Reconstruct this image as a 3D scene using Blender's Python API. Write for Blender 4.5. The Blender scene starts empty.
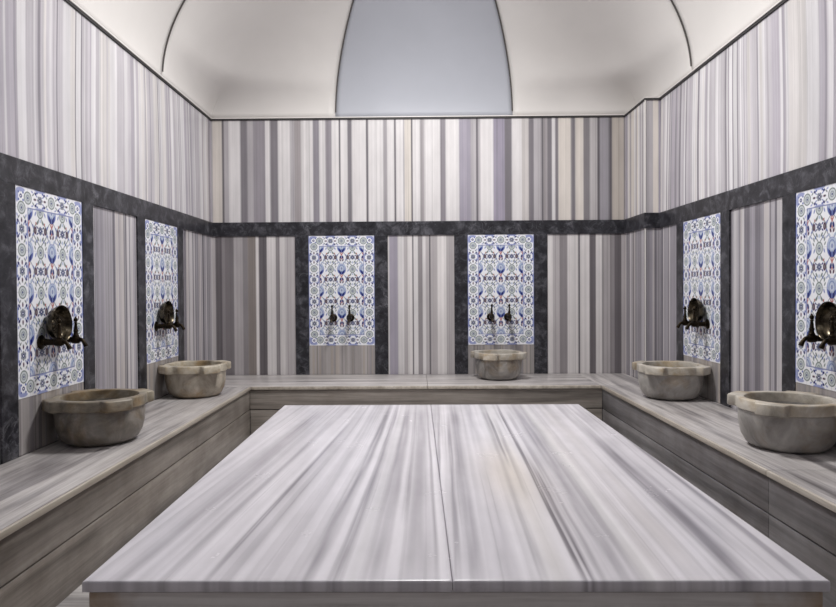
import bpy, bmesh, math, random
import numpy as np
from mathutils import Matrix, Vector

C = bpy.context.scene.collection
PI = math.pi
# ------------------------------------------------------------------ measured room (metres; eye height E above floor)
E = 1.1646
XL, XC, XR = -1.8668, 1.8917, 2.0165
YB, YS, YF = 5.9034, 5.3796, -1.2
ZC = E + 1.5621                       # spring of the dome / top of walls
BT, BB, PB = E + .6269, E + .5012, E - .4988
SEAT = E - .7654
SEAM = E - .9529
BL, BR, BY = -1.3309, 1.4641, 5.1586
TX0, TX1, TY0, TY1, TZ = -.9077, 1.097, 1.7268, 4.4087, E - .78
TSEAM = .092

# ------------------------------------------------------------------ helpers
def lin(c):
    c = np.asarray(c, float) / 255.
    return np.where(c <= .04045, c / 12.92, ((c + .055) / 1.055) ** 2.4)
def link(o, parent=None):
    C.objects.link(o)
    if parent is not None: o.parent = parent
    return o
def obj(name, bm, m, parent=None, smooth=None):
    me = bpy.data.meshes.new(name)
    bmesh.ops.recalc_face_normals(bm, faces=bm.faces[:])
    bm.to_mesh(me); bm.free()
    if m: me.materials.append(m)
    if smooth is not None:
        for p in me.polygons: p.use_smooth = True
        me.set_sharp_from_angle(angle=math.radians(smooth))
    return link(bpy.data.objects.new(name, me), parent)
def tag(o, label=None, cat=None, group=None, kind=None):
    for k, v in (('label', label), ('category', cat), ('group', group), ('kind', kind)):
        if v: o[k] = v
    return o
def empty(name, loc, rz=0.):
    o = bpy.data.objects.new(name, None); o.empty_display_size = .05
    o.location = loc; o.rotation_euler = (0, 0, rz); C.objects.link(o)
    return o
def structure(o): o['kind'] = 'structure'; return o
def copy_tree(o, parent=None):
    c = o.copy(); C.objects.link(c)
    if parent is not None: c.parent = parent
    for ch in [q for q in bpy.data.objects if q.parent == o]: copy_tree(ch, c)
    return c
def box(bm, x0, x1, y0, y1, z0, z1, bev=0.):
    b = bmesh.new()
    r = bmesh.ops.create_cube(b, size=1.)
    for v in b.verts:
        v.co = Vector(((x0 + x1) / 2 + v.co.x * (x1 - x0), (y0 + y1) / 2 + v.co.y * (y1 - y0), (z0 + z1) / 2 + v.co.z * (z1 - z0)))
    if bev: bmesh.ops.bevel(b, geom=b.edges[:], offset=bev, segments=2, affect='EDGES', profile=.6)
    me = bpy.data.meshes.new('tmp'); b.to_mesh(me); b.free(); bm.from_mesh(me); bpy.data.meshes.remove(me)
    return bm
def lathe(bm, prof, n=48, M=None):
    rings = []
    for r, z in prof:
        if r < 1e-6: rings.append([bm.verts.new((0, 0, z))])
        else: rings.append([bm.verts.new((r * math.cos(2 * PI * k / n), r * math.sin(2 * PI * k / n), z)) for k in range(n)])
    for a, b in zip(rings[:-1], rings[1:]):
        for k in range(n):
            q = [a[k % len(a)], a[(k + 1) % len(a)], b[(k + 1) % len(b)], b[k % len(b)]]
            u = []
            for v in q:
                if v not in u: u.append(v)
            if len(u) > 2: bm.faces.new(u)
    if M is not None:
        bmesh.ops.transform(bm, matrix=M, verts=[v for ring in rings for v in ring])
    return bm
def tube(bm, pts, rad, n=10):
    pts = [Vector(p) for p in pts]
    if not hasattr(rad, '__len__'): rad = [rad] * len(pts)
    up = None; rings = []
    for i, p in enumerate(pts):
        t = (pts[min(i + 1, len(pts) - 1)] - pts[max(i - 1, 0)]).normalized()
        if up is None: up = t.orthogonal().normalized()
        up = (up - t * up.dot(t)).normalized(); s = t.cross(up)
        rings.append([bm.verts.new(p + (up * math.cos(2 * PI * k / n) + s * math.sin(2 * PI * k / n)) * rad[i]) for k in range(n)])
    for a, b in zip(rings[:-1], rings[1:]):
        for k in range(n): bm.faces.new((a[k], a[(k + 1) % n], b[(k + 1) % n], b[k]))
    bm.faces.new(rings[0]); bm.faces.new(rings[-1][::-1])
    return bm
def set_color(me, cols):              # per-vertex pattern colour (linear rgb)
    at = me.color_attributes.new('pattern', 'FLOAT_COLOR', 'POINT')
    buf = np.ones((len(me.vertices), 4), np.float32); buf[:, :3] = cols
    at.data.foreach_set('color', buf.ravel())

# ------------------------------------------------------------------ materials
def new_mat(name, rough=.4, metal=0., spec=.5):
    m = bpy.data.materials.new(name); m.use_nodes = True
    nt = m.node_tree; b = nt.nodes['Principled BSDF']
    b.inputs['Roughness'].default_value = rough; b.inputs['Metallic'].default_value = metal
    b.inputs['Specular IOR Level'].default_value = spec
    return m, nt, b
def node(nt, typ, **kw):
    n = nt.nodes.new(typ)
    for k, v in kw.items():
        if k.startswith('in_'):
            key = k[3:]; key = int(key) if key.isdigit() else key.replace('_', ' ')
            n.inputs[key].default_value = v
        else: setattr(n, k, v)
    return n
def position(nt, scale=(1, 1, 1), loc=(0, 0, 0), rot=(0, 0, 0)):
    g = node(nt, 'ShaderNodeNewGeometry'); mp = node(nt, 'ShaderNodeMapping')
    mp.inputs['Scale'].default_value = scale; mp.inputs['Location'].default_value = loc; mp.inputs['Rotation'].default_value = rot
    nt.links.new(g.outputs['Position'], mp.inputs['Vector'])
    return mp.outputs['Vector']
def noise(nt, vec, scale, detail=4., rough=.55, dist=0.):
    n = node(nt, 'ShaderNodeTexNoise', in_Scale=scale, in_Detail=detail, in_Roughness=rough, in_Distortion=dist)
    nt.links.new(vec, n.inputs['Vector']); return n.outputs['Fac']
def ramp(nt, fac, stops):
    r = node(nt, 'ShaderNodeValToRGB')
    el = r.color_ramp.elements
    while len(el) > 1: el.remove(el[-1])
    for i, (p, c) in enumerate(stops):
        e = el[0] if i == 0 else el.new(p)
        e.position = p; e.color = (*lin(c), 1)
    nt.links.new(fac, r.inputs['Fac']); return r.outputs['Color']
def mixc(nt, a, b, fac, mode='MIX'):
    m = node(nt, 'ShaderNodeMix', data_type='RGBA', blend_type=mode)
    for s, v in ((m.inputs[6], a), (m.inputs[7], b), (m.inputs[0], fac)):
        if hasattr(v, 'links'): nt.links.new(v, s)
        elif hasattr(v, '__len__'): s.default_value = (*v, 1) if len(v) == 3 else v
        else: s.default_value = v
    return m.outputs[2]
def bump(nt, b, h, strength, dist=.002):
    n = node(nt, 'ShaderNodeBump', in_Strength=strength, in_Distance=dist)
    nt.links.new(h, n.inputs['Height']); nt.links.new(n.outputs['Normal'], b.inputs['Normal'])

def mat_pattern(name, rough, mottling=.12, nscale=9., stretch=(1, 1, 1), rvar=.1, bstr=.0):
    m, nt, b = new_mat(name, rough)
    a = node(nt, 'ShaderNodeAttribute', attribute_name='pattern')
    v = position(nt, stretch)
    f = noise(nt, v, nscale, 6., .62)
    g = ramp(nt, f, [(.25, (255 * (1 - mottling),) * 3), (.75, (255,) * 3)])
    col = mixc(nt, a.outputs['Color'], g, 1., 'MULTIPLY')
    nt.links.new(col, b.inputs['Base Color'])
    if rvar:
        mr = node(nt, 'ShaderNodeMapRange', in_3=max(.03, rough - rvar), in_4=rough + rvar)
        nt.links.new(noise(nt, position(nt), 5., 5.), mr.inputs[0]); nt.links.new(mr.outputs[0], b.inputs['Roughness'])
    if bstr: bump(nt, b, noise(nt, position(nt), 14., 6.), bstr)
    return m
M_WALL = mat_pattern('striped_marble', .23, .10, 7., (1, 1, .25), .07)
M_TABLE = mat_pattern('table_marble', .24, .07, 10., (1, .3, 1), .10, .03)
M_TILE = mat_pattern('glazed_tile', .16, .04, 30., (1, 1, 1), .03)

def mat_grain(name, stops, across, along_axis, rough=.4, seed=0., big=.35, tilt=0.):
    """streaky marble with its grain running along one axis"""
    m, nt, b = new_mat(name, rough)
    sc = [across, across, across]; sc['xyz'.index(along_axis)] = across * .045
    rot = (tilt, 0, 0) if along_axis == 'y' else (0, -tilt, 0)
    v = position(nt, tuple(sc), (seed, seed * 1.7, seed * .6), rot)
    f1 = noise(nt, v, 1., 5., .62, .25)
    col = ramp(nt, f1, stops)
    f2 = noise(nt, position(nt, (1, 1, 1), (seed, 0, 0)), 3.2, 6., .6)
    col = mixc(nt, col, ramp(nt, f2, [(.3, (178, 172, 166)), (.62, (255, 255, 255))]), big, 'MULTIPLY')
    v3 = tuple(s * 5.5 for s in sc)
    f3 = noise(nt, position(nt, v3, (seed * 2, seed, 3.), rot), 1., 3., .6)
    col = mixc(nt, col, ramp(nt, f3, [(.35, (205, 202, 200)), (.6, (255, 255, 255))]), .5, 'MULTIPLY')
    nt.links.new(col, b.inputs['Base Color'])
    bump(nt, b, f2, .05)
    return m
SEATS = [(.28, (102, 98, 99)), (.40, (158, 154, 155)), (.52, (194, 190, 189)), (.7, (214, 210, 208))]
RIS_W = [(.28, (98, 93, 88)), (.42, (138, 132, 126)), (.56, (165, 158, 151)), (.72, (182, 176, 170))]
RIS_C = [(.28, (84, 83, 86)), (.42, (112, 111, 114)), (.56, (140, 138, 141)), (.72, (158, 156, 158))]
M_SEAT_Y = mat_grain('bench_seat_marble', SEATS, 16., 'y', .34, 1.)
M_SEAT_X = mat_grain('bench_seat_marble_cross', SEATS, 16., 'x', .34, 4.)
M_RIS_L = mat_grain('bench_front_marble_warm', RIS_W, 13., 'y', .42, 7., .75, .05)
M_RIS_R = mat_grain('bench_front_marble_cool', RIS_C, 13., 'y', .42, 11., .75, -.05)
M_RIS_B = mat_grain('bench_front_marble_cross', RIS_W, 13., 'x', .42, 15., .4, .02)
M_EDGE = mat_grain('worn_edge_marble', [(.3, (164, 155, 142)), (.5, (200, 192, 180)), (.7, (218, 212, 202))], 9., 'y', .36, 3., .3)
M_FLOOR = mat_grain('floor_marble', [(.3, (120, 118, 118)), (.45, (175, 172, 172)), (.6, (214, 211, 210)), (.75, (228, 226, 224))], 14., 'x', .3, 21.)
def mat_base():
    m = mat_grain('platform_base_marble', [(.3, (196, 192, 189)), (.45, (222, 219, 217)), (.6, (236, 233, 231))], 10., 'x', .4, 31., .2)
    nt = m.node_tree; b = nt.nodes['Principled BSDF']; old = b.inputs['Base Color'].links[0].from_socket
    g = node(nt, 'ShaderNodeNewGeometry'); sx = node(nt, 'ShaderNodeSeparateXYZ'); nt.links.new(g.outputs['Position'], sx.inputs[0])
    ab = node(nt, 'ShaderNodeMath', operation='SUBTRACT', in_1=.09); nt.links.new(sx.outputs[0], ab.inputs[0])
    a2 = node(nt, 'ShaderNodeMath', operation='ABSOLUTE'); nt.links.new(ab.outputs[0], a2.inputs[0])
    nz = node(nt, 'ShaderNodeMath', operation='MULTIPLY_ADD', in_1=.35); nt.links.new(noise(nt, position(nt), 7., 5.), nz.inputs[0]); nt.links.new(a2.outputs[0], nz.inputs[2])
    mr = node(nt, 'ShaderNodeMapRange', in_1=1.02, in_2=1.2); nt.links.new(nz.outputs[0], mr.inputs[0])
    nt.links.new(mixc(nt, old, tuple(lin((150, 118, 74))), mr.outputs[0]), b.inputs['Base Color'])   # iron stain at the corners
    return m
M_BASE = mat_base()
def mat_dark():
    m, nt, b = new_mat('charcoal_marble', .32, 0., .35)
    f = noise(nt, position(nt), 13., 8., .72, .5)
    col = ramp(nt, f, [(.32, (22, 22, 26)), (.5, (48, 48, 53)), (.68, (94, 94, 100))])
    w = noise(nt, position(nt, (1, 1, 1), (5, 2, 1)), 3.2, 6., .6, 1.6)
    vein = ramp(nt, w, [(.485, (0, 0, 0)), (.5, (150, 150, 155)), (.515, (0, 0, 0))])
    f2 = noise(nt, position(nt, (1, 1, 1), (1, 7, 3)), 4., 3.)
    vm = mixc(nt, (0, 0, 0), vein, ramp(nt, f2, [(.5, (0, 0, 0)), (.7, (255, 255, 255))]))
    col = mixc(nt, col, vm, .35, 'ADD')
    f3 = noise(nt, position(nt), 70., 2.)
    col = mixc(nt, col, ramp(nt, f3, [(.70, (0, 0, 0)), (.78, (120, 120, 124))]), .5, 'ADD')
    nt.links.new(col, b.inputs['Base Color']); return m
M_DARK = mat_dark()
def mat_basin(name, st, warm):
    m, nt, b = new_mat(name, .40)
    v = position(nt)
    f = noise(nt, v, 5.5, 7., .62, .8)
    col = ramp(nt, f, [(p, c) for p, c in zip((.3, .43, .55, .7), st)])
    f2 = noise(nt, position(nt, (1, 1, 1), (3, 1, 2)), 6.5, 5., .6, .5)
    col = mixc(nt, col, ramp(nt, f2, [(.48, (255, 255, 255)), (.66, warm)]), .8, 'MULTIPLY')
    nt.links.new(col, b.inputs['Base Color'])
    bump(nt, b, noise(nt, v, 30., 6.), .15)
    return m
M_BASIN = mat_basin('worn_basin_marble', ((84, 82, 82), (132, 129, 126), (164, 160, 155), (204, 199, 192)), (216, 190, 150))
M_RIM = mat_basin('worn_rim_marble', ((118, 113, 104), (160, 155, 146), (186, 180, 170), (206, 200, 190)), (214, 190, 150))
M_BASIN_BROWN = mat_basin('brown_grey_basin_marble', ((66, 64, 62), (104, 100, 95), (130, 125, 118), (166, 160, 152)), (220, 198, 164))
M_RIM_BEIGE = mat_basin('beige_rim_marble', ((112, 104, 92), (152, 144, 130), (178, 170, 154), (204, 196, 180)), (216, 190, 146))
M_BASIN_PALE = mat_basin('pale_grey_basin_marble', ((104, 101, 99), (142, 139, 136), (164, 161, 157), (190, 187, 182)), (236, 222, 204))
M_RIM_PALE = mat_basin('pale_rim_marble', ((126, 121, 112), (166, 160, 150), (190, 184, 173), (208, 202, 191)), (226, 208, 178))
M_RIM_BROWN = mat_basin('brown_rim_marble', ((84, 79, 70), (120, 113, 101), (146, 138, 122), (176, 167, 148)), (208, 180, 136))
M_BASIN_BEIGE = mat_basin('beige_basin_marble', ((106, 98, 88), (148, 140, 128), (176, 168, 154), (206, 198, 186)), (220, 186, 132))
def mat_plain(name, c, rough, metal=0., var=0., scale=12.):
    m, nt, b = new_mat(name, rough, metal)
    f = noise(nt, position(nt), scale, 5.)
    d = tuple(x * (1 - var) for x in c)
    nt.links.new(ramp(nt, f, [(.3, d), (.7, c)]), b.inputs['Base Color'])
    return m
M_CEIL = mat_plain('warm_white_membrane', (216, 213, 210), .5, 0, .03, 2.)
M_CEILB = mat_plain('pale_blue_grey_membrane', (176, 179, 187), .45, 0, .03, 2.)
M_SEAMLINE = mat_plain('dark_joint', (52, 50, 50), .6)
M_RIB = mat_plain('grey_seam_profile', (84, 80, 78), .5)
M_WHITE = mat_plain('white_bead', (216, 213, 210), .4)
M_BRASS = mat_plain('aged_brass', (50, 41, 29), .36, .9, .6, 40.)
M_TIN = mat_plain('tinned_copper', (96, 88, 74), .26, 1., .55, 22.)

# ------------------------------------------------------------------ stripes
LIGHT, CREAM, MID, LILAC, DARK, LINE = (233, 230, 231), (230, 223, 216), (190, 186, 190), (172, 167, 180), (134, 130, 136), (104, 100, 106)
def stripes_random(seed, u0, u1, probs, wmean=.032, soft=.003, pal=(LIGHT, CREAM, MID, LILAC, DARK, LINE)):
    rnd = random.Random(seed); u = u0; segs = []
    while u < u1:
        k = rnd.choices(range(6), probs)[0]
        w = wmean * math.exp(rnd.gauss(0, .6))
        if k >= 4: w *= .6
        if k == 5: w = rnd.uniform(.004, .009)
        c = np.array(pal[k], float) * rnd.uniform(.95, 1.02)
        segs.append((u, u + w, c)); u += w
    return segs
def stripes_list(items, conv):        # items: (a, b, colour), measured along the wall
    return [(conv(a), conv(b), np.array(c, float)) for a, b, c in items]
def stripe_fn(segs, soft=.003, seed=0, fine=.05):
    us, cs = [], []
    for a, b, c in segs:
        s = min(soft, (b - a) * .3)
        us += [a + s, b - s]; cs += [c, c]
    us = np.array(us); cs = np.array(cs)
    r = np.random.RandomState(seed)
    fu = np.arange(us[0], us[-1] + .02, .006); fv = 1 - fine * r.rand(len(fu)) ** 1.5
    gu = np.arange(us[0], us[-1] + .03, .0165); gv = 1 - 1.3 * fine * r.rand(len(gu))
    L = us[-1] - us[0]; nl = int(L / .03); lc = us[0] + L * r.rand(nl); lw = .0012 + .003 * r.rand(nl) ** 2; la = .05 + .26 * r.rand(nl) ** 2
    def f(u):
        k = np.interp(u, fu, fv) * np.interp(u, gu, gv)
        for c, w, a in zip(lc, lw, la): k = k * (1 - a * np.exp(-((u - c) / w) ** 2))
        return lin(np.clip(np.stack([np.interp(u, us, cs[:, i]) for i in range(3)], -1), 0, 255)) * k[..., None]
    return f
def fill(items, a0, a1, seed, probs, unit):   # fill the gaps between measured stripes with lights
    out = []; p = a0; rnd = random.Random(seed)
    for a, b, c in items:
        if a - p > unit: out.append((p, a, rnd.choice((LIGHT, LIGHT, CREAM))))
        out.append((a, b, c)); p = b
    if p < a1: out.append((p, a1, LIGHT))
    return out

def wall(name, A, B, z0, z1, n_out, thick, colf, rows=2, step=.004, m=None):
    A = np.array(A, float); B = np.array(B, float); L = np.hypot(*(B - A))
    nu = int(L / step) + 1; us = np.linspace(0, L, nu); zs = np.linspace(z0, z1, rows)
    U, Z = np.meshgrid(us, zs); d = (B - A) / L
    P = np.stack([A[0] + d[0] * U, A[1] + d[1] * U, Z], -1).reshape(-1, 3)
    V = [tuple(p) for p in P]; F = []
    for j in range(rows - 1):
        for i in range(nu - 1):
            a = j * nu + i; F.append((a, a + 1, a + nu + 1, a + nu))
    k = len(V); n = np.array(n_out, float) * thick
    V += [(A[0] + n[0], A[1] + n[1], z0), (B[0] + n[0], B[1] + n[1], z0), (B[0] + n[0], B[1] + n[1], z1), (A[0] + n[0], A[1] + n[1], z1)]
    top = [(rows - 1) * nu + i for i in range(nu)]; bot = list(range(nu))
    F += [(k, k + 3, k + 2, k + 1), tuple(bot[::-1] + [k, k + 1]), tuple(top + [k + 2, k + 3]),
          tuple([bot[0]] + [j * nu for j in range(1, rows)] + [k + 3, k]), tuple([j * nu + nu - 1 for j in range(rows)][::-1] + [k + 1, k + 2])]
    me = bpy.data.meshes.new(name); me.from_pydata(V, [], F); me.update()
    cols = np.full((len(V), 3), .5); cols[:k] = colf(U.reshape(-1), Z.reshape(-1), P)
    set_color(me, cols); me.materials.append(m or M_WALL)
    bm = bmesh.new(); bm.from_mesh(me); bmesh.ops.recalc_face_normals(bm, faces=bm.faces[:]); bm.to_mesh(me); bm.free()
    return structure(link(bpy.data.objects.new(name, me)))

# back wall: the stripe sequence read off the wall
px = lambda x: (x - 418) * (2.028 + 1.969) / 440 + .019
up1 = [(45, 80, CREAM), (84, 88, LINE), (88, 106, MID), (108, 150, LIGHT), (154, 176, DARK), (180, 200, MID), (203, 246, (158, 153, 160)), (247, 263, LIGHT), (268, 293, DARK),
       (296, 340, LIGHT), (343, 358, MID), (358, 382, (170, 164, 166)), (384, 428, LIGHT), (430, 451, (150, 146, 154)), (453, 475, LIGHT), (478, 500, (158, 153, 160)), (500, 528, LIGHT),
       (529, 532, LINE), (534, 560, LIGHT), (562, 575, DARK), (578, 631, LIGHT), (633, 637, LINE), (640, 695, LIGHT), (697, 711, (176, 172, 176)), (712, 738, LIGHT), (740, 743, LINE), (745, 772, LIGHT), (773, 776, MID), (778, 803, CREAM), (803, 807, LINE), (808, 836, LIGHT)]
up2 = [(2, 14, (168, 163, 166)), (20, 76, LIGHT), (78, 96, (150, 145, 152)), (98, 148, LIGHT), (150, 191, LILAC), (195, 214, MID), (214, 218, LINE), (222, 229, MID), (230, 277, LIGHT), (280, 321, (168, 162, 178)), (322, 347, DARK),
       (350, 386, LIGHT), (386, 412, (214, 209, 208)), (413, 431, DARK), (432, 461, MID), (462, 466, LINE), (468, 484, (170, 165, 168)), (484, 500, DARK), (500, 512, LIGHT), (514, 523, DARK), (525, 571, CREAM), (574, 587, DARK),
       (590, 619, CREAM), (620, 641, (140, 136, 140)), (643, 671, (196, 192, 194)), (673, 679, LINE), (681, 716, (160, 157, 164)), (717, 726, LINE), (728, 772, (200, 192, 184)), (773, 800, DARK)]
ups = [(200 + a / 3.8, 200 + b / 3.8, c) for a, b, c in up1] + [(420 + a / 3.8, 420 + b / 3.8, c) for a, b, c in up2]
f_up = stripe_fn(stripes_list([(195, 211.8, MID)] + fill(ups, 211.8, 645, 3, None, 2.), px), .004, 1, .10)
D1, D2, D3, D4 = (116, 111, 115), (154, 149, 152), (194, 189, 191), (232, 228, 228)
lo1 = [(205, 216, D3), (216, 232, D1), (232, 240, D2), (240, 262, (136, 131, 134)), (262, 285, D3), (285, 298, D2), (298, 318, (150, 142, 138)), (318, 326, D4), (326, 346, D1), (346, 369, D4), (369, 379, D2), (379, 393, D4), (393, 414, D3)]
lo3 = [(345, 360, D4), (360, 381, D3), (381, 406, D2), (406, 441, D4), (441, 446, LINE), (446, 476, D4), (477, 496, D1), (496, 516, D4), (516, 521, D2), (521, 542, D3), (542, 556, D2), (556, 577, D1), (577, 588, D3), (588, 604, D2)]
lo2 = [(315, 318, D4), (318, 345, LILAC), (345, 365, LIGHT), (365, 376, D3), (376, 392, D4), (392, 395, LINE), (395, 410, LIGHT), (410, 424, D2), (424, 434, LIGHT), (434, 446, D3), (446, 449, LINE), (449, 472, D3), (472, 500, D4), (500, 530, D3)]
los = [(130 + a / 2.528, 130 + b / 2.528, c) for a, b, c in lo1] + [(294.2, 388, D3)] + [(290 + a / 3.193, 290 + b / 3.193, c) for a, b, c in lo2] + [(456, 547, D3)] + [(440 + a / 3.195, 440 + b / 3.195, c) for a, b, c in lo3] + [(629, 645, D2)]
f_lo = stripe_fn(stripes_list([(195, 211, D2)] + los, lambda x: (x - 418) * (2.027 + 1.984) / 440 + .011), .004, 2, .12)
def back_col(u, z, P):
    c = f_lo(P[:, 0]); hi = P[:, 2] > (BT + BB) / 2
    c[hi] = f_up(P[hi, 0]); return c
T = .15
wall('wall_back', (XL - T, YB), (XC + .3, YB), 0, ZC, (0, 1), T, back_col, 24)
PAL_SIDE = ((234, 232, 235), (229, 225, 224), (208, 204, 210), (194, 189, 198), (166, 161, 170), (134, 129, 138))
PAL_LOW = ((222, 218, 221), (216, 210, 210), (188, 184, 190), (168, 164, 172), (136, 132, 140), (106, 102, 110))
def side_col(seed):
    fu = stripe_fn(stripes_random(seed, YF - 1, YB + 1, (34, 10, 24, 12, 10, 8), .021, pal=PAL_SIDE), .005, seed, .10)
    fl = stripe_fn(stripes_random(seed + 1, YF - 1, YB + 1, (26, 8, 24, 18, 20, 6), .030, pal=PAL_LOW), .003, seed + 1, .14)
    def f(u, z, P):
        y = P[:, 1]
        w = .012 * np.sin(z * 3.1 + y * 2.2) + .02 * (z - 2) * np.sin(y * 1.7)
        c = fl(y); hi = z > (BT + BB) / 2
        c[hi] = fu(y[hi] + w[hi]); return c
    return f
wall('wall_left', (XL, YF), (XL, YB), 0, ZC, (-1, 0), T, side_col(41), 30)
wall('wall_right', (XR, YF), (XR, YS), 0, ZC, (1, 0), T, side_col(57), 30)
wall('wall_front', (XR + T, YF), (XL - T, YF), 0, ZC, (0, -1), T, lambda u, z, P: stripe_fn(stripes_random(77, XL - 1, XR + 1, (10, 8, 20, 20, 24, 8), pal=PAL_LOW), .004)(P[:, 0]), 2)
def pier_col(seed):
    fu = stripe_fn(stripes_random(seed, -9, 9, (22, 26, 24, 10, 12, 6), .024), .003, seed, .08)
    fl = stripe_fn(stripes_random(seed + 1, -9, 9, (14, 10, 26, 22, 20, 8), .022, pal=PAL_LOW), .003, seed, .1)
    def f(u, z, P):
        c = fl(u); hi = z > (BT + BB) / 2; c[hi] = fu(u[hi]); return c
    return f
wall('wall_corner_side', (XC, YS + .0008), (XC, YB), 0, ZC, (1, 0), .1, pier_col(91), 24)
wall('wall_corner_face', (XC + .003, YS), (XR + T, YS), 0, ZC, (0, 1), .1, pier_col(95), 24)
bm = bmesh.new(); box(bm, XL - T, XR + T, YF - T, YB + T, -.1, 0)
structure(obj('floor', bm, M_FLOOR))

# ------------------------------------------------------------------ dark marble trim (band round the room, upright strips)
trim_n = [0]
def trim(bm, m=M_DARK):
    trim_n[0] += 1
    return structure(obj('trim_%d' % trim_n[0], bm, m))
PR = .012                              # how far strips stand proud
for (x0, x1, y0, y1) in ((XL, XL + PR, YF, YB), (XR - PR, XR, YF, YS), (XL + PR, XC - PR, YB - PR, YB), (XC - PR, XC, YS - PR, YB), (XC, XR - PR, YS - PR, YS)):
    bm = bmesh.new(); box(bm, x0, x1, y0, y1, BB, BT, .0015); trim(bm)
SW = .122
PANELS = [('L', 2.986), ('L', 4.421), ('R', 2.8577), ('R', 4.3033), ('B', -.9824), ('B', .4651)]
for side, a in PANELS:
    for s0, s1 in ((a - SW, a), (a + .6, a + .6 + SW)):
        bm = bmesh.new()
        if side == 'L': box(bm, XL, XL + PR, s0, s1, SEAT, BB, .0015)
        elif side == 'R': box(bm, XR - PR, XR, s0, s1, SEAT, BB, .0015)
        else: box(bm, s0, s1, YB - PR, YB, SEAT, BB, .0015)
        trim(bm)
# plain striped slab under every tile panel
for side, a in PANELS:
    fl = stripe_fn(stripes_random(int(a * 100), -9, 9, (12, 20, 30, 14, 12, 2), .014, pal=((186, 181, 180), (184, 176, 170), (170, 165, 164), (162, 157, 160), (148, 143, 144), (134, 129, 131))), .004, 5, .06)
    g = lambda u, z, P: fl(u)
    if side == 'L': o = wall('x', (XL + .006, a), (XL + .006, a + .6), SEAT, PB, (-1, 0), .005, g)
    elif side == 'R': o = wall('x', (XR - .006, a), (XR - .006, a + .6), SEAT, PB, (1, 0), .005, g)
    else: o = wall('x', (a, YB - .006), (a + .6, YB - .006), SEAT, PB, (0, 1), .005, g)
    trim_n[0] += 1; o.name = 'trim_%d' % trim_n[0]
# pale corner bead on the pier
bm = bmesh.new(); box(bm, XC - .006, XC + .004, YS - .006, YS + .004, SEAT, ZC, .001); trim(bm, M_WHITE)

# ------------------------------------------------------------------ dome
AP = (XR - XL) / 2; CX = (XL + XR) / 2; CY = YB - AP; H = 1.2; Z0 = ZC + .008
OCT = [(CX + AP / math.cos(PI / 8) * math.cos(PI / 8 + k * PI / 4), CY + AP / math.cos(PI / 8) * math.sin(PI / 8 + k * PI / 4)) for k in range(8)]
def rib(k, s):
    x, y = OCT[k % 8]
    return Vector((x + (CX - x) * s, y + (CY - y) * s, Z0 + H * math.sqrt(max(0, 1 - (1 - s) ** 2))))
SS = [1 - math.cos(PI / 2 * i / 40) for i in range(41)]
def gore(k, diag):
    bm = bmesh.new(); N = 32; rows = []
    a0, b0 = Vector(rib(k, 0)), Vector(rib(k + 1, 0))
    if diag:
        c = Vector((XR if a0.x + b0.x > 2 * CX else XL, YB if a0.y + b0.y > 2 * CY else 2 * CY - YB, Z0))
    for s in SS:
        A, B = rib(k, s), rib(k + 1, s); row = []
        for i in range(N + 1):
            t = i / N; p = A.lerp(B, t)
            if diag:                  # the gore runs out into the square corner of the room
                cor = a0.lerp(c, t * 2) if t < .5 else c.lerp(b0, t * 2 - 1)
                off = cor - a0.lerp(b0, t)
                w = max(0., 1 - s / .42) ** 1.6
                p = p + off * w
                # round the arris away quickly as it climbs
                if s > 0:
                    sm = math.sin(PI * t); tri = 1 - abs(2 * t - 1); m = min(1, s / .03)
                    p = p + (c - (a0 + b0) / 2) * w * m * (.62 * sm ** 1.5 - tri) * .9
            row.append(bm.verts.new(p))
        rows.append(row)
    for r0, r1 in zip(rows[:-1], rows[1:]):
        for i in range(N): bm.faces.new((r0[i], r0[i + 1], r1[i + 1], r1[i]))
    bmesh.ops.remove_doubles(bm, verts=bm.verts[:], dist=1e-4)
    return bm
ceil = bpy.data.objects.new('ceiling', None); C.objects.link(ceil); structure(ceil)
for k in range(8):
    mid = math.radians(45 * (k + 1)); diag = k % 2 == 0
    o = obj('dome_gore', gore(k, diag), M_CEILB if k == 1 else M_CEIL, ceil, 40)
    sm = o.modifiers.new('thickness', 'SOLIDIFY'); sm.thickness = .006; sm.offset = 0
for k in range(8):
    bm = bmesh.new()
    tube(bm, [rib(k, s) + (Vector((CX, CY, Z0)) - rib(k, s)) * .005 for s in SS[1:]], .0055, 8)
    obj('dome_seam', bm, M_RIB, ceil, 60)
bm = bmesh.new()                       # flat bay in front of the dome, over the camera
box(bm, XL - T, XR + T, YF - T, 2 * CY - YB, ZC, ZC + .03); obj('flat_bay', bm, M_CEIL, ceil)
ed = .011
for (x0, x1, y0, y1) in ((XL, XL + ed, YF, YB), (XR - ed, XR, YF, YS), (XL + ed, XC, YB - ed, YB), (XC - ed, XC, YS - ed, YB - ed), (XC, XR - ed, YS - ed, YS)):
    bm = bmesh.new(); box(bm, x0, x1, y0, y1, ZC - .008, ZC + .006); trim(bm, M_SEAMLINE)
for (x0, x1, y0, y1) in ((XL, XL + .018, 2 * CY - YB, YB), (XR - .018, XR, 2 * CY - YB, YS), (XL + .018, XR - .018, YB - .018, YB)):
    bm = bmesh.new(); box(bm, x0, x1, y0, y1, ZC + .005, ZC + .014, .002); trim(bm, M_WHITE)
bm = bmesh.new(); box(bm, XC, XR, YS, YB, ZC, ZC + .02); trim(bm, M_CEIL)

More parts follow.
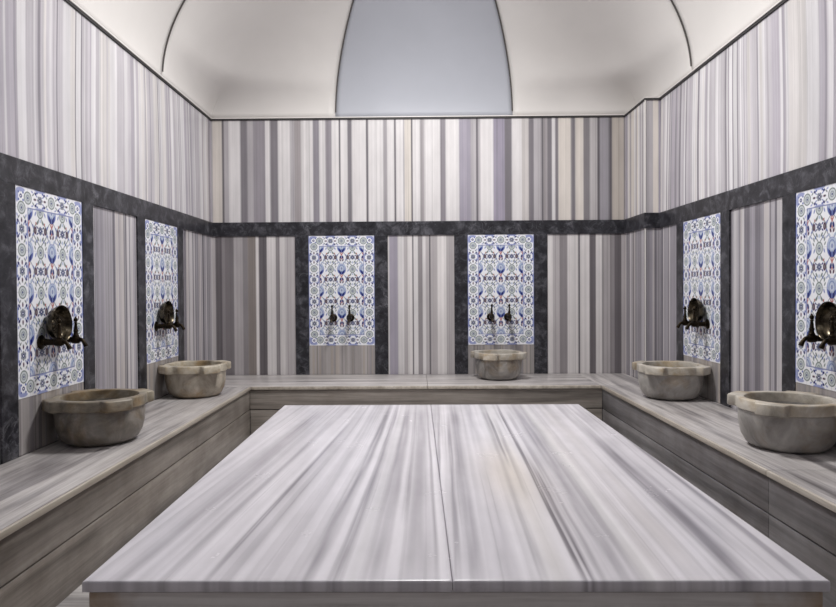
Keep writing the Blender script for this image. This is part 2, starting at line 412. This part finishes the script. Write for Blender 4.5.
# ------------------------------------------------------------------ slabs with a two-dimensional pattern
def slab(name, x0, x1, y0, y1, ztop, th, colf, m, parent, rx=.004, ry=.05, r=.005, seam=()):
    def axis(a, b, st):
        n = max(2, int((b - a - 2 * r) / st)); c = list(np.linspace(a + r, b - r, n + 1))
        pos = [a + .002, a, a, a + r * .3] + c + [b - r * .3, b, b, b - .002]
        dz = [-th, -th + .002, -r, -r * .3] + [0] * len(c) + [-r * .3, -r, -th + .002, -th]
        return np.array(pos), np.array(dz)
    xs, dx = axis(x0, x1, rx); ys, dy = axis(y0, y1, ry)
    X, Y = np.meshgrid(xs, ys); Z = ztop + np.minimum(dx[None, :], dy[:, None])
    P = np.stack([X, Y, Z], -1).reshape(-1, 3); nx, ny = len(xs), len(ys)
    F = [(j * nx + i, j * nx + i + 1, (j + 1) * nx + i + 1, (j + 1) * nx + i) for j in range(ny - 1) for i in range(nx - 1)]
    loop = [i for i in range(nx)] + [j * nx + nx - 1 for j in range(1, ny)] + [(ny - 1) * nx + i for i in range(nx - 2, -1, -1)] + [j * nx for j in range(ny - 2, 0, -1)]
    F.append(tuple(loop[::-1]))
    me = bpy.data.meshes.new(name); me.from_pydata([tuple(p) for p in P], [], F); me.update()
    set_color(me, colf(P)); me.materials.append(m)
    for p in me.polygons: p.use_smooth = True
    me.set_sharp_from_angle(angle=math.radians(50))
    return link(bpy.data.objects.new(name, me), parent)
def vnoise(seed, n=256):
    r = np.random.RandomState(seed).rand(n)
    def f(x):
        i = np.floor(x).astype(int); t = x - i; t = t * t * (3 - 2 * t)
        return r[i % n] * (1 - t) + r[(i + 1) % n] * t
    return f
def vnoise2(seed, n=64):
    r = np.random.RandomState(seed).rand(n, n)
    def f(x, y):
        i = np.floor(x).astype(int); j = np.floor(y).astype(int); t = x - i; s = y - j
        t = t * t * (3 - 2 * t); s = s * s * (3 - 2 * s)
        return (r[i % n, j % n] * (1 - t) + r[(i + 1) % n, j % n] * t) * (1 - s) + (r[i % n, (j + 1) % n] * (1 - t) + r[(i + 1) % n, (j + 1) % n] * t) * s
    return f
# measured streaks of the platform: near-edge picture column -> X, width, darkness, warm/cool, start/end along the slab
nx = lambda q: (q - 83) / (831 - 83) * (TX1 - TX0) + TX0
STREAK = [(120, 26, .20, 0, 0, 1), (165, 8, .22, 0, 0, 1), (208, 3.5, .50, 0, 0, .75), (222, 14, .18, 0, 0, 1), (262, 12, .16, 0, 0, 1), (308, 9, .50, 0, 0, 1), (336, 6, .45, 0, .0, 1), (376, 12, .42, 0, 0, 1), (400, 5, .3, 0, .2, 1), (420, 14, .42, 0, 0, 1), (441, 3, .4, 0, 0, 1),
          (462, 4, .4, 0, 0, .8), (478, 10, .40, 0, 0, 1), (513, 8, .22, 0, 0, 1), (548, 5, .46, 0, 0, 1), (562, 12, .20, 1, 0, .7), (588, 3.2, .95, 0, 0, .95), (596, 3.5, .85, 0, 0, .45), (606, 5, .35, 0, 0, .9), (556, 3, .8, 0, .45, .9), (566, 4, .7, 0, .3, .75),
          (628, 9, .40, 0, 0, 1), (644, 5, .3, 0, 0, 1), (662, 18, .14, 1, 0, 1), (700, 16, .16, 1, 0, 1), (752, 9, .75, 0, 0, .62), (742, 5, .5, 0, 0, .7), (772, 9, .28, 0, .1, 1), (808, 5, .45, 0, 0, .7)]
v1, v2, v3 = vnoise2(5), vnoise2(6), vnoise(7)
def table_col(P):
    x, y = P[:, 0], P[:, 1]; d = y - TY0; s = d / (TY1 - TY0)
    sl = np.where(x < TSEAM, .085 * np.clip((TSEAM - x) / .5, 0, 1), .035)
    u = x - sl * d + .006 * (v1(x * 2 + 9, y * .9) - .5) + .004 * (v2(x * 9, y * 4) - .5)
    fl = np.clip((v2(u * 62 + 31, y * .45 + 5) - .62) / .2, 0, 1); fh = np.clip((v1(u * 140 + 3, y * .8) - .7) / .2, 0, 1)
    base = 238 - 26 * np.abs(v3(u * 26 + 40) - .5) - 20 * v2(u * 45 + 7, y * .7) - 12 * fl - 20 * fh * (.3 + v1(x * 3, y * 2))
    col = np.stack([base, base - 3.0, base + 3.0], -1)
    for q, w, k, warm, s0, s1 in STREAK:
        c = nx(q); w = w / 748 * (TX1 - TX0)
        e = (u - c) / w; m = np.exp(-np.abs(e) ** 3.2)
        br = .55 + .9 * (v2(np.full_like(y, q) + e * 1.5, y * 2.3 + q) - .25)
        env = np.clip((s - s0 + .06) / .12, 0, 1) * np.clip((s1 + .1 - s) / .25, 0, 1)
        a = np.clip(m * k * np.clip(br, 0.15, 1.1) * env, 0, 1)[:, None]
        tgt = np.array((190, 180, 168.)) if warm else np.array((108, 104, 112.))
        col = col * (1 - a) + tgt * a
    pale = np.exp(-((u - nx(655)) / .022) ** 2) * .5 + np.exp(-((u - nx(560)) / .05) ** 2) * .3 + np.exp(-((u - nx(355)) / .02) ** 2) * .3
    col = col + (240 - col) * np.clip(pale, 0, 1)[:, None] * .8
    stain = np.exp(-((x - nx(565)) / .12) ** 2 - ((y - 2.75) / .45) ** 2) * .5
    col = col * (1 - stain[:, None]) + np.array((214, 200, 182.)) * stain[:, None]
    return lin(np.clip(col, 0, 255))
t = empty('marble_platform', ((TX0 + TX1) / 2, (TY0 + TY1) / 2, 0))
tag(t, 'large low marble platform with streaky white top in the middle of the room', 'platform')
def world_child(o, parent):
    o.parent = parent; o.matrix_parent_inverse = Matrix.Translation(-Vector(parent.location)); return o
TH = .031
for a, b in ((TX0, TSEAM - .0008), (TSEAM + .0008, TX1)):
    world_child(slab('top_slab', a, b, TY0, TY1, TZ, TH, table_col, M_TABLE, None, .003, .03, .005), t)
bm = bmesh.new(); box(bm, TX0 + .012, TX1 - .012, TY0 + .012, TY1 - .012, 0, TZ - TH - .006, .002)
world_child(obj('base', bm, M_BASE), t)
bm = bmesh.new(); box(bm, TX0 + .03, TX1 - .03, TY0 + .03, TY1 - .03, TZ - TH - .008, TZ - TH)
world_child(obj('mortar_joint', bm, M_SEAMLINE), t)

# ------------------------------------------------------------------ benches
LIP, OV = .026, .012
def part(name, m, parent, x0, x1, y0, y1, z0, z1, bev=.003):
    bm = bmesh.new(); box(bm, x0, x1, y0, y1, z0, z1, bev)
    return world_child(obj(name, bm, m, None, 40), parent)
G = .0012
def nosing(m, parent, x0, x1, y0, y1):
    o = part('worn_edge', m, parent, x0, x1, y0, y1, SEAT - LIP, SEAT, .006); o['label'] = 'pale beige worn front edge'; return o
NO = .016
bl = empty('marble_bench', ((XL + BL) / 2, (YF + BY) / 2, 0))
tag(bl, 'long marble bench with warm grey front along the left wall under two bowls', 'bench')
part('seat_slab', M_SEAT_Y, bl, XL + PR, BL - NO, YF, BY - G, SEAT - LIP, SEAT, .001)
nosing(M_EDGE, bl, BL - NO, BL, YF, BY - G)
part('upper_front', M_RIS_L, bl, XL + .02, BL - OV, YF, BY + OV, SEAM + .006, SEAT - LIP - .004, .002)
part('lower_front', M_RIS_L, bl, XL + .02, BL - OV, YF, BY + OV, 0, SEAM - .001, .002)
br_ = empty('marble_bench', ((XR + BR) / 2, (YF + BY) / 2, 0))
tag(br_, 'long marble bench with dark cool grey front along the right wall, jointed near the photographer', 'bench')
YJ = 2.732
for y0, y1 in ((YF, YJ - G), (YJ + G, BY - G)):
    part('seat_slab', M_SEAT_Y, br_, BR + NO, XR - PR, y0, y1, SEAT - LIP, SEAT, .001)
    nosing(M_EDGE, br_, BR, BR + NO, y0, y1)
    e1 = y1 + OV if y1 > 4 else y1
    part('upper_front', M_RIS_R, br_, BR + OV, XR - .02, y0, e1, SEAM + .006, SEAT - LIP - .004, .002)
    part('lower_front', M_RIS_R, br_, BR + OV, XR - .02, y0, e1, 0, SEAM - .001, .002)
bb = empty('marble_bench', (0, (BY + YB) / 2, 0))
tag(bb, 'shorter marble bench along the back wall, behind the platform, joining both side benches', 'bench')
XJ = .084
part('seat_slab', M_SEAT_X, bb, XL + PR, XJ - G, BY + NO, YB - PR, SEAT - LIP, SEAT, .001)
nosing(M_EDGE, bb, BL, XJ - G, BY + G, BY + NO)
part('seat_slab', M_SEAT_X, bb, XJ + G, BR - G, BY + NO, YB - PR, SEAT - LIP, SEAT, .001)
nosing(M_EDGE, bb, XJ + G, BR - G, BY + G, BY + NO)
bm = bmesh.new(); box(bm, BR + G, XC - PR, BY + G, YB - PR, SEAT - LIP, SEAT, .004); box(bm, XC - PR, XR - PR, BY + G, YS - PR, SEAT - LIP, SEAT, .004)
world_child(obj('corner_slab', bm, M_SEAT_Y, None, 40), bb)
part('upper_front', M_RIS_B, bb, BL - OV + .002, BR + OV - .002, BY + OV + .001, YB - .02, SEAM + .006, SEAT - LIP - .004, .002)
part('lower_front', M_RIS_B, bb, BL - OV + .002, BR + OV - .002, BY + OV + .004, YB - .02, 0, SEAM - .001, .002)

# ------------------------------------------------------------------ tile panels
NXP, NYP = 240, 400
def tile_image():
    xs = np.linspace(0, .6, NXP + 1); ys = np.linspace(0, 1., NYP + 1)
    X, Y = np.meshgrid(xs, ys)           # Y runs downward from the top of the panel
    I = np.empty(X.shape + (3,)); I[:] = (240, 241, 246)
    AA = .0022
    WH, PERI, NAVY, BLUE, GREEN, RED, MAR, PALE, GREY = (242, 243, 247), (154, 162, 204), (34, 40, 104), (84, 100, 164), (118, 130, 128), (178, 102, 96), (84, 54, 78), (180, 193, 216), (128, 134, 146)
    def put(m, c):
        m = np.clip(m, 0, 1)[..., None]; I[:] = I * (1 - m) + np.array(c, float) * m
    def ell(cx, cy, a, b, c, ang=0., op=1.):
        ca, sa = math.cos(ang), math.sin(ang); dx, dy = X - cx, Y - cy
        u, v = dx * ca + dy * sa, -dx * sa + dy * ca
        d = np.sqrt((u / a) ** 2 + (v / b) ** 2)
        put(np.clip((1 - d) * min(a, b) / AA + .5, 0, 1) * op, c)
    def ring(cx, cy, a, b, w, c):
        d = np.sqrt(((X - cx) / a) ** 2 + ((Y - cy) / b) ** 2)
        put(np.clip((w / 2 - np.abs(d - 1) * min(a, b)) / AA + .5, 0, 1), c)
    def stem(pts, w, c):
        for (x0, y0), (x1, y1) in zip(pts[:-1], pts[1:]):
            dx, dy = x1 - x0, y1 - y0; L2 = dx * dx + dy * dy + 1e-12
            tt = np.clip(((X - x0) * dx + (Y - y0) * dy) / L2, 0, 1)
            d = np.hypot(X - x0 - tt * dx, Y - y0 - tt * dy); put((w / 2 - d) / AA + .5, c)
    # --- field
    p = .2
    for k in range(-1, 5):
        y0 = .105 + p * k
        for cx in (.2, .4):              # lattice of scrolling stems
            for s in (-1, 1):
                q = [(cx + s * (.006 + .052 * math.sin(PI * j / 12) ** 1.3), y0 + .03 + .14 * j / 12) for j in range(13)]
                stem(q, .0055, GREEN)
                q = [(cx + s * (.05 + .045 * j / 10), y0 + .1 + .055 * math.sin(PI * j / 10 * .5)) for j in range(11)]
                stem(q, .0045, GREY)
                q = [(cx + s * (.05 + .045 * j / 10), y0 + .1 - .055 * math.sin(PI * j / 10 * .5)) for j in range(11)]
                stem(q, .0045, GREY)
        for cx in (.1, .3, .5):          # big blue palmettes
            ell(cx, y0, .040, .05, PERI); ell(cx, y0 - .004, .032, .041, PALE)
            ring(cx, y0 - .004, .023, .031, .004, (116, 128, 178)); ell(cx, y0 - .006, .013, .019, (206, 213, 226)); ell(cx, y0 - .006, .007, .012, (122, 134, 182))
            for s in (-1, 1):
                ell(cx + s * .015, y0 + .030, .0085, .021, NAVY, s * .5); ell(cx + s * .028, y0 + .018, .006, .015, BLUE, s * .35)
                ell(cx + s * .024, y0 - .036, .006, .012, PALE, -s * .5)
            ell(cx, y0 + .034, .006, .017, BLUE)
            ell(cx, y0 + .058, .012, .010, RED); ell(cx, y0 + .070, .006, .008, RED); ell(cx, y0 + .056, .004, .005, WH)
            for s in (-1, 1):
                ell(cx + s * .010, y0 + .092, .0072, .015, NAVY, -s * .25); ell(cx + s * .012, y0 + .118, .006, .011, MAR, s * .4)
            ell(cx, y0 + .104, .005, .009, RED)
            for s in (-1, 1): ell(cx + s * .020, y0 + .140, .006, .012, PALE, s * .7)
        for cx in (.2, .4):              # rosettes and blossoms
            ell(cx, y0, .030, .034, WH); ring(cx, y0, .026, .030, .006, GREEN); ell(cx, y0, .021, .025, (196, 204, 205)); ring(cx, y0, .012, .014, .004, GREY); ell(cx, y0, .005, .006, NAVY)
            yb = y0 + .093
            for a in range(8):
                an = a * PI / 4; ell(cx + .013 * math.cos(an), yb + .013 * math.sin(an), .0085, .0062, GREY if a % 2 else (96, 104, 140), an)
            ell(cx, yb, .0085, .0085, NAVY); ell(cx, yb, .004, .004, WH)
            for s in (-1, 1):
                ell(cx + s * .042, yb, .011, .019, MAR); ell(cx + s * .042, yb, .004, .010, (130, 130, 126))
                ell(cx + s * .020, yb + .040, .0055, .013, GREEN, s * .6); ell(cx + s * .020, yb - .040, .0055, .013, GREEN, -s * .6)
                ell(cx + s * .036, yb - .034, .004, .008, RED, s * .4); ell(cx + s * .030, yb + .052, .004, .009, BLUE, -s * .5)
            ell(cx, yb + .046, .006, .010, PALE); ell(cx, yb - .048, .006, .009, PALE)
            for s in (-1, 1):
                ell(cx + s * .060, yb - .020, .0045, .011, (120, 132, 184), s * .7); ell(cx + s * .060, yb + .020, .0045, .011, (120, 132, 184), -s * .7)
                ell(cx + s * .043, yb + .062, .005, .012, GREEN, s * .3); ell(cx + s * .062, yb + .052, .004, .010, (150, 160, 198), s * .9)
                ell(cx + s * .040, y0 + .012, .0045, .012, (120, 132, 184), -s * .4); ell(cx + s * .046, y0 - .022, .004, .010, GREEN, s * .5)
                ell(cx + s * .026, yb - .016, .004, .008, NAVY, s * .8); ell(cx + s * .026, yb + .016, .004, .008, NAVY, -s * .8)
    # --- border frame
    inb = (X < .097) | (X > .503) | (Y < .095) | (Y > .905)
    save = I.copy(); I[:] = (240, 241, 246)
    def unit(cx, cy, vert, kind, out):
        f = (lambda a, b: (cx + b, cy + a)) if vert else (lambda a, b: (cx + a, cy + b))
        def e2(a, b, ra, rb, c, ang=0):
            q = f(a, b)
            if vert: ell(q[0], q[1], rb, ra, c, -ang)
            else: ell(q[0], q[1], ra, rb, c, ang)
        if kind == 0:
            ell(cx, cy, .033, .033, WH); ring(cx, cy, .028, .028, .0065, GREEN); ell(cx, cy, .023, .023, (196, 204, 207)); ring(cx, cy, .013, .013, .004, GREY); ell(cx, cy, .0055, .0055, NAVY)
        else:
            e2(0, out * .047, .046, .011, PERI); e2(0, -out * .044, .040, .006, PERI)
            for a in range(6):
                an = a * PI / 3; e2(.015 * math.cos(an), .015 * math.sin(an), .009, .007, GREY)
            e2(0, 0, .009, .009, NAVY); e2(0, 0, .004, .004, WH)
            for s in (-1, 1):
                for r in (-1, 1):
                    e2(s * .037, r * .029, .0085, .0065, NAVY, s * r * .6); e2(s * .024, r * .034, .007, .005, BLUE)
                e2(s * .042, 0, .011, .0055, MAR); e2(s * .05, 0, .004, .004, GREEN)
                for r in (-1, 1): e2(s * .056, r * .022, .010, .0038, GREEN, -s * r * .7); e2(s * .064, r * .034, .009, .0045, PERI, s * r * .4); e2(s * .026, r * .018, .007, .0035, (120, 132, 184), s * r * .5)
    for k in range(7):
        for x, kind in ((.1, 0), (.2, 1), (.3, 0), (.4, 1), (.5, 0)):
            if k == 0: unit(x, .049, False, kind, -1)
            if k == 1: unit(x, .951, False, kind, 1)
    for i in range(9):
        y = .1 + .1 * i
        unit(.049, y, True, i % 2, -1); unit(.551, y, True, i % 2, 1)
    for cx in (.045, .555):
        for cy in (.045, .955):
            ell(cx, cy, .010, .010, NAVY); ell(cx, cy, .004, .004, WH)
            for s in (-1, 1):
                for r in (-1, 1): ell(cx + s * .018, cy + r * .018, .006, .006, BLUE)
            ell(cx + (.03 if cx > .3 else -.03), cy, .010, .032, PERI); ell(cx, cy + (.03 if cy > .5 else -.03), .032, .010, PERI)
    bord = I.copy(); I[:] = np.where(inb[..., None], bord, save)
    for a in (.0985, .5015):
        put((.0032 - np.abs(X - a)) / AA * ((Y > .095) & (Y < .905)), (116, 124, 172))
    for a in (.0965, .9035):
        put((.0032 - np.abs(Y - a)) / AA * ((X > .097) & (X < .503)), (116, 124, 172))
    for a in (.0, .6): put((.006 - np.abs(X - a)) / AA * .8, (126, 136, 190))
    # tile joints
    for yy in (.1, .3, .5, .7, .9): put(np.clip((.0016 - np.abs(Y - yy)) / .0016, 0, 1) * .45, (170, 174, 184))
    for xx in (.1, .3, .5): put(np.clip((.0016 - np.abs(X - xx)) / .0016, 0, 1) * .45, (170, 174, 184))
    return lin(np.clip(I, 0, 255))
IMG = tile_image()
def panel_mesh(name, keep, z_off):
    """local frame: x across the panel, -y out of the wall, z up; tiles 8 mm thick"""
    idx = -np.ones((NYP + 1, NXP + 1), int); V = []; cols = []; F = []
    def vert(j, i):
        if idx[j, i] < 0:
            idx[j, i] = len(V); V.append((i * .6 / NXP - .3, -.008, 1. - j / NYP)); cols.append(IMG[j, i])
        return idx[j, i]
    edges = {}
    for j in range(NYP):
        for i in range(NXP):
            if not keep(i, j): continue
            q = (vert(j + 1, i), vert(j + 1, i + 1), vert(j, i + 1), vert(j, i)); F.append(q)
            for a, b in zip(q, q[1:] + q[:1]):
                if (b, a) in edges: del edges[(b, a)]
                else: edges[(a, b)] = 1
    n0 = len(V); bk = {}
    def back(a):
        if a not in bk: bk[a] = len(V); V.append((V[a][0], -.0005, V[a][2])); cols.append(cols[a])
        return bk[a]
    for a, b in list(edges): F.append((b, a, back(a), back(b)))
    me = bpy.data.meshes.new(name); me.from_pydata(V, [], F); me.update(); set_color(me, np.array(cols)); me.materials.append(M_TILE)
    return me
fx0, fx1, fy0, fy1 = 40, 200, 40, 360
ME_F = panel_mesh('tile_field', lambda i, j: fx0 <= i < fx1 and fy0 <= j < fy1, 0)
ME_B = panel_mesh('tile_border', lambda i, j: not (fx0 <= i < fx1 and fy0 <= j < fy1), 0)
FRAME = {'L': (lambda a: (XL, a, 0), PI / 2), 'R': (lambda a: (XR, a, 0), -PI / 2), 'B': (lambda a: (a, YB, 0), 0.)}
PLAB = ['blue floral tile panel on the left wall nearest the photographer', 'blue floral tile panel on the left wall nearest the back corner',
        'blue floral tile panel on the right wall cut by the right edge of the photo', 'blue floral tile panel on the right wall nearest the corner pier',
        'blue floral tile panel on the back wall with no basin beneath it', 'blue floral tile panel on the back wall right above the small basin']
for (side, a), lab in zip(PANELS, PLAB):
    f, rz = FRAME[side]; c = Vector(f(a + .3)); c.z = PB
    o = empty('tile_panel', c, rz); tag(o, lab, 'tile panel', 'floral tile panels round the walls')
    link(bpy.data.objects.new('tile_field', ME_F), o); link(bpy.data.objects.new('tile_border', ME_B), o)

# ------------------------------------------------------------------ taps and bowls (local frame of a wall: x along, -y out, z up)
def make_tap():
    o = empty('brass_tap', (0, 0, 0))
    R90 = Matrix.Rotation(PI / 2, 4, 'X')          # lathe axis z -> -y
    bm = bmesh.new(); lathe(bm, [(0, .0), (.034, .0), (.036, .004), (.030, .009), (.019, .012), (.017, .02), (0, .02)], 28, R90); obj('wall_flange', bm, M_BRASS, o, 35)
    bm = bmesh.new()
    lathe(bm, [(0, .008), (.014, .008), (.014, .018), (.018, .022), (.018, .027), (.0155, .031), (.0155, .070), (.019, .074), (.020, .080), (.020, .102), (.017, .110), (.010, .113), (0, .114)], 28, R90)
    obj('valve_body', bm, M_BRASS, o, 35)
    bm = bmesh.new()
    pts = [(0, -.100 - .045 * s, -.004 + .012 * math.sin(s * PI * .9) - .035 * s * s) for s in [i / 10 for i in range(11)]]
    tube(bm, pts, [.012, .0115, .011, .0105, .010, .0095, .0095, .0095, .010, .0115, .012], 14)
    obj('spout', bm, M_BRASS, o, 40)
    h = None
    bm = bmesh.new(); lathe(bm, [(0, .012), (.015, .012), (.0155, .024), (.012, .028), (.010, .040), (.013, .046), (.010, .052), (.007, .074), (.0065, .085), (.009, .088), (.006, .092), (0, .092)], 20, Matrix.Translation((0, -.092, 0)))
    h = obj('handle', bm, M_BRASS, o, 35)
    bm = bmesh.new(); lathe(bm, [(0, .091), (.006, .093), (.011, .101), (.010, .109), (.005, .114), (.003, .120), (0, .122)], 20, Matrix.Translation((0, -.092, 0)))
    obj('finial', bm, M_BRASS, h, 35)
    return o
def make_bowl():
    """hammam bowl; axis along local -y (open side), rim circle centred on the origin in the xz plane"""
    o = empty('metal_bowl', (0, 0, 0)); R90 = Matrix.Rotation(PI / 2, 4, 'X')
    bm = bmesh.new()
    lathe(bm, [(0, -.048), (.03, -.048), (.052, -.044), (.070, -.032), (.080, -.014), (.0835, 0), (.086, .001), (.0862, .004), (.084, .0045), (.081, .002), (.0775, -.013), (.068, -.029), (.051, -.040), (.03, -.0435), (0, -.0435)], 56, R90)
    obj('bowl', bm, M_TIN, o, 40)
    bm = bmesh.new()
    lathe(bm, [(0, -.0437), (.034, -.0437), (.032, -.038), (.027, -.036), (.022, -.038), (.018, -.034), (.010, -.030), (0, -.029)], 36, R90)
    for k in range(12):
        an = k * PI / 6; lathe(bm, [(0, .006), (.004, .004), (.0055, 0), (0, 0)], 10, Matrix.Translation((.044 * math.cos(an), .0425, .044 * math.sin(an))) @ R90)
    obj('boss', bm, M_TIN, o, 40)
    return o
TAPZ = E - .246
tap0 = make_tap(); bowl0 = make_bowl(); first = True
TLAB = {('L', 0): ('left wall, nearest the photographer', 'leaning bowl on the near left panel'), ('L', 1): ('', 'leaning bowl on the far left panel'),
        ('R', 0): ('', 'leaning bowl at the right photo edge'), ('R', 1): ('', 'leaning bowl on the far right panel'),
        ('B', 0): ('', 'left back panel without a basin'), ('B', 1): ('', 'back panel above the small basin')}
cnt = {'L': 0, 'R': 0, 'B': 0}
for (side, a) in PANELS:
    f, rz = FRAME[side]; k = cnt[side]; cnt[side] += 1; where = TLAB[(side, k)][1]
    c = Vector(f(a + .3)); R = Matrix.Rotation(rz, 4, 'Z')
    shift = {('B', 0): .000, ('B', 1): -.0155, ('L', 0): -.030, ('L', 1): -.05, ('R', 0): .07, ('R', 1): .03}[(side, k)]
    for s in (-1, 1):
        loc = c + (R @ Vector((shift + s * .078, -.0075, 0))); loc.z = TAPZ
        o = tap0 if first else copy_tree(tap0); first = False
        o.location = loc; o.rotation_euler = (0, 0, rz)
        if side == 'B': lab = 'brass tap, %s of the pair on the %s' % ('left' if s < 0 else 'right', where)
        else:
            far = (s > 0) if side == 'L' else (s < 0)
            lab = 'brass tap %s the %s' % ('on the back-corner side of' if far else 'on the near side of', where)
        tag(o, lab, 'tap', 'brass taps on the tile panels')
BLAB = {('L', 0): 'embossed metal bath bowl leaning on the taps of the near left tile panel', ('L', 1): 'embossed metal bath bowl leaning on the taps of the far left tile panel',
        ('R', 0): 'embossed metal bath bowl leaning on the taps at the right edge of the photo', ('R', 1): 'embossed metal bath bowl leaning on the taps of the far right tile panel'}
cnt = {'L': 0, 'R': 0}; first = True
for (side, a) in PANELS[:4]:
    f, rz = FRAME[side]; k = cnt[side]; cnt[side] += 1
    shift = {('L', 0): -.030, ('L', 1): -.05, ('R', 0): .07, ('R', 1): .03}[(side, k)]
    c = Vector(f(a + .3)) + Matrix.Rotation(rz, 4, 'Z') @ Vector((shift, -.069, 0)); c.z = TAPZ + .0865
    o = bowl0 if first else copy_tree(bowl0); first = False
    yaw = {('L', 0): 0., ('L', 1): 0., ('R', 0): 0., ('R', 1): 0.}[(side, k)]
    o.location = c; o.rotation_euler = (-.04, 0, rz + yaw); o.scale = (1.1, 1.1, 1.1)
    tag(o, BLAB[(side, k)], 'bowl', 'bath bowls on the taps')

# ------------------------------------------------------------------ basins
def make_basin():
    o = empty('stone_basin', (0, 0, 0))
    bm = bmesh.new()
    lathe(bm, [(0, 0), (.138, 0), (.160, .005), (.182, .022), (.201, .058), (.211, .105), (.214, .15), (.214, .19), (.205, .19), (.184, .19), (.184, .17), (.182, .12), (.165, .075), (.12, .05), (0, .044)], 72)
    obj('bowl', bm, M_BASIN, o, 50)
    # rim: ring with four bracket-shaped lugs
    N = 240; r_in = .184; H0, H1 = .180, .236
    def rout(th):
        d = (th + PI / 4) % (PI / 2) - PI / 4          # angle from the nearest lug axis
        w = abs(d) * .224                               # arc distance
        base = .222
        lug = .037 * (1 / (1 + math.exp((w - .065) / .0035)))
        return base + lug + (.02 * (1 - math.cos(d)) * lug / .035 * 6 if lug > .01 else 0)
    bm = bmesh.new(); rings = []
    prof = [(0, H0 + .004, -.004), (0, H0, -.008)]
    lay = [('o', H0, -.008), ('o', H0 + .005, 0), ('o', H1 - .007, 0), ('o', H1 - .002, -.003), ('o', H1, -.009), ('i', H1, .008), ('i', H1 - .003, .002), ('i', H1 - .01, 0), ('i', H0, 0)]
    for kind, z, dr in lay:
        ring = []
        for k in range(N):
            th = 2 * PI * k / N; r = (rout(th) if kind == 'o' else r_in) + dr
            ring.append(bm.verts.new((r * math.cos(th), r * math.sin(th), z)))
        rings.append(ring)
    for a, b in zip(rings, rings[1:] + rings[:1]):
        for k in range(N): bm.faces.new((a[k], a[(k + 1) % N], b[(k + 1) % N], b[k]))
    obj('rim', bm, M_RIM, o, 45)
    return o
b0 = make_basin()
BAS = [((-1.634, 3.315), PI / 4, 'round grey-brown stone basin with lugged rim on the left bench nearest the photographer'),
       ((-1.632, 4.75), PI / 4, 'round beige stone basin with lugged rim at the far end of the left bench'),
       ((.703, 5.585), -.44, 'round stone basin with lugged rim on the back bench, alone below two taps'),
       ((1.780, 4.57), PI / 4, 'round pale stone basin with lugged rim at the far end of the right bench'),
       ((1.785, 3.14), PI / 4, 'grey stone basin cut off by the right edge of the photo')]
basins = []
for i, ((x, y), rz, lab) in enumerate(BAS):
    o = b0 if i == 0 else copy_tree(b0)
    o.location = (x, y, SEAT); o.rotation_euler = (0, 0, rz)
    if i == 2: o.scale = (.93, .93, .98)          # the back basin is a little smaller
    tag(o, lab, 'basin', 'stone basins on the benches')
    basins.append(o)
for i, tone in ((0, (M_BASIN_BROWN, M_RIM_BROWN)), (1, (M_BASIN_BEIGE, M_RIM_BEIGE)), (3, (M_BASIN_PALE, M_RIM_PALE)), (4, (M_BASIN_PALE, M_RIM_PALE))):
    for ch in [q for q in bpy.data.objects if q.parent == basins[i]]:
        ch.material_slots[0].link = 'OBJECT'; ch.material_slots[0].material = tone[0 if ch.name.startswith('bowl') else 1]

# ------------------------------------------------------------------ lights: lamp in the crown of the dome, added fill in the unseen bay
def area(name, loc, size, power, col=(1, 1, 1), rot=(0, 0, 0), spread=PI):
    l = bpy.data.lights.new(name, 'AREA'); l.shape = 'DISK'; l.size = size; l.energy = power; l.color = col; l.spread = spread
    o = bpy.data.objects.new(name, l); o.location = loc; o.rotation_euler = rot; C.objects.link(o); return o
area('dome_lamp', (CX, CY, Z0 + H - .10), .7, 100, (1., .985, .97))
for x in (-1.0, 1.15):
    for y in (.3, 1.5):
        area('bay_fill_light', (x, y, ZC - .01), .25, 2.5, (.97, .98, 1.))  # added fill for the near end, no known fixtures here
w = bpy.data.worlds.new('World'); bpy.context.scene.world = w; w.use_nodes = True
w.node_tree.nodes['Background'].inputs[0].default_value = (.02, .02, .02, 1)

# ------------------------------------------------------------------ camera
Rm = np.array([[0.99991158, 0.00613303, 0.01179899], [-0.00596013, 0.99987516, -0.01463354], [-0.01188727, 0.01456193, 0.99982331]])
wv = lambda r: Vector((r[0], r[2], -r[1]))
right, down, fwd = wv(Rm[0]), wv(Rm[1]), wv(Rm[2])
cam = bpy.data.cameras.new('camera'); co = bpy.data.objects.new('camera', cam); C.objects.link(co)
M = Matrix((right, -down, -fwd)).transposed().to_4x4(); M.translation = (0, 0, E); co.matrix_world = M
cam.sensor_fit = 'HORIZONTAL'; cam.sensor_width = 36; cam.lens = 36 * 647.81 / 836
cam.shift_x = (418 - 408.98) / 836; cam.shift_y = -(303.5 - 299.68) / 836
cam.clip_start = .02
sc = bpy.context.scene; sc.camera = co
sc.view_settings.view_transform = 'Standard'; sc.view_settings.look = 'None'; sc.view_settings.gamma = 1; sc.view_settings.use_curve_mapping = False
sc.view_settings.exposure = .2
sc.cycles.max_bounces = 12; sc.cycles.diffuse_bounces = 8
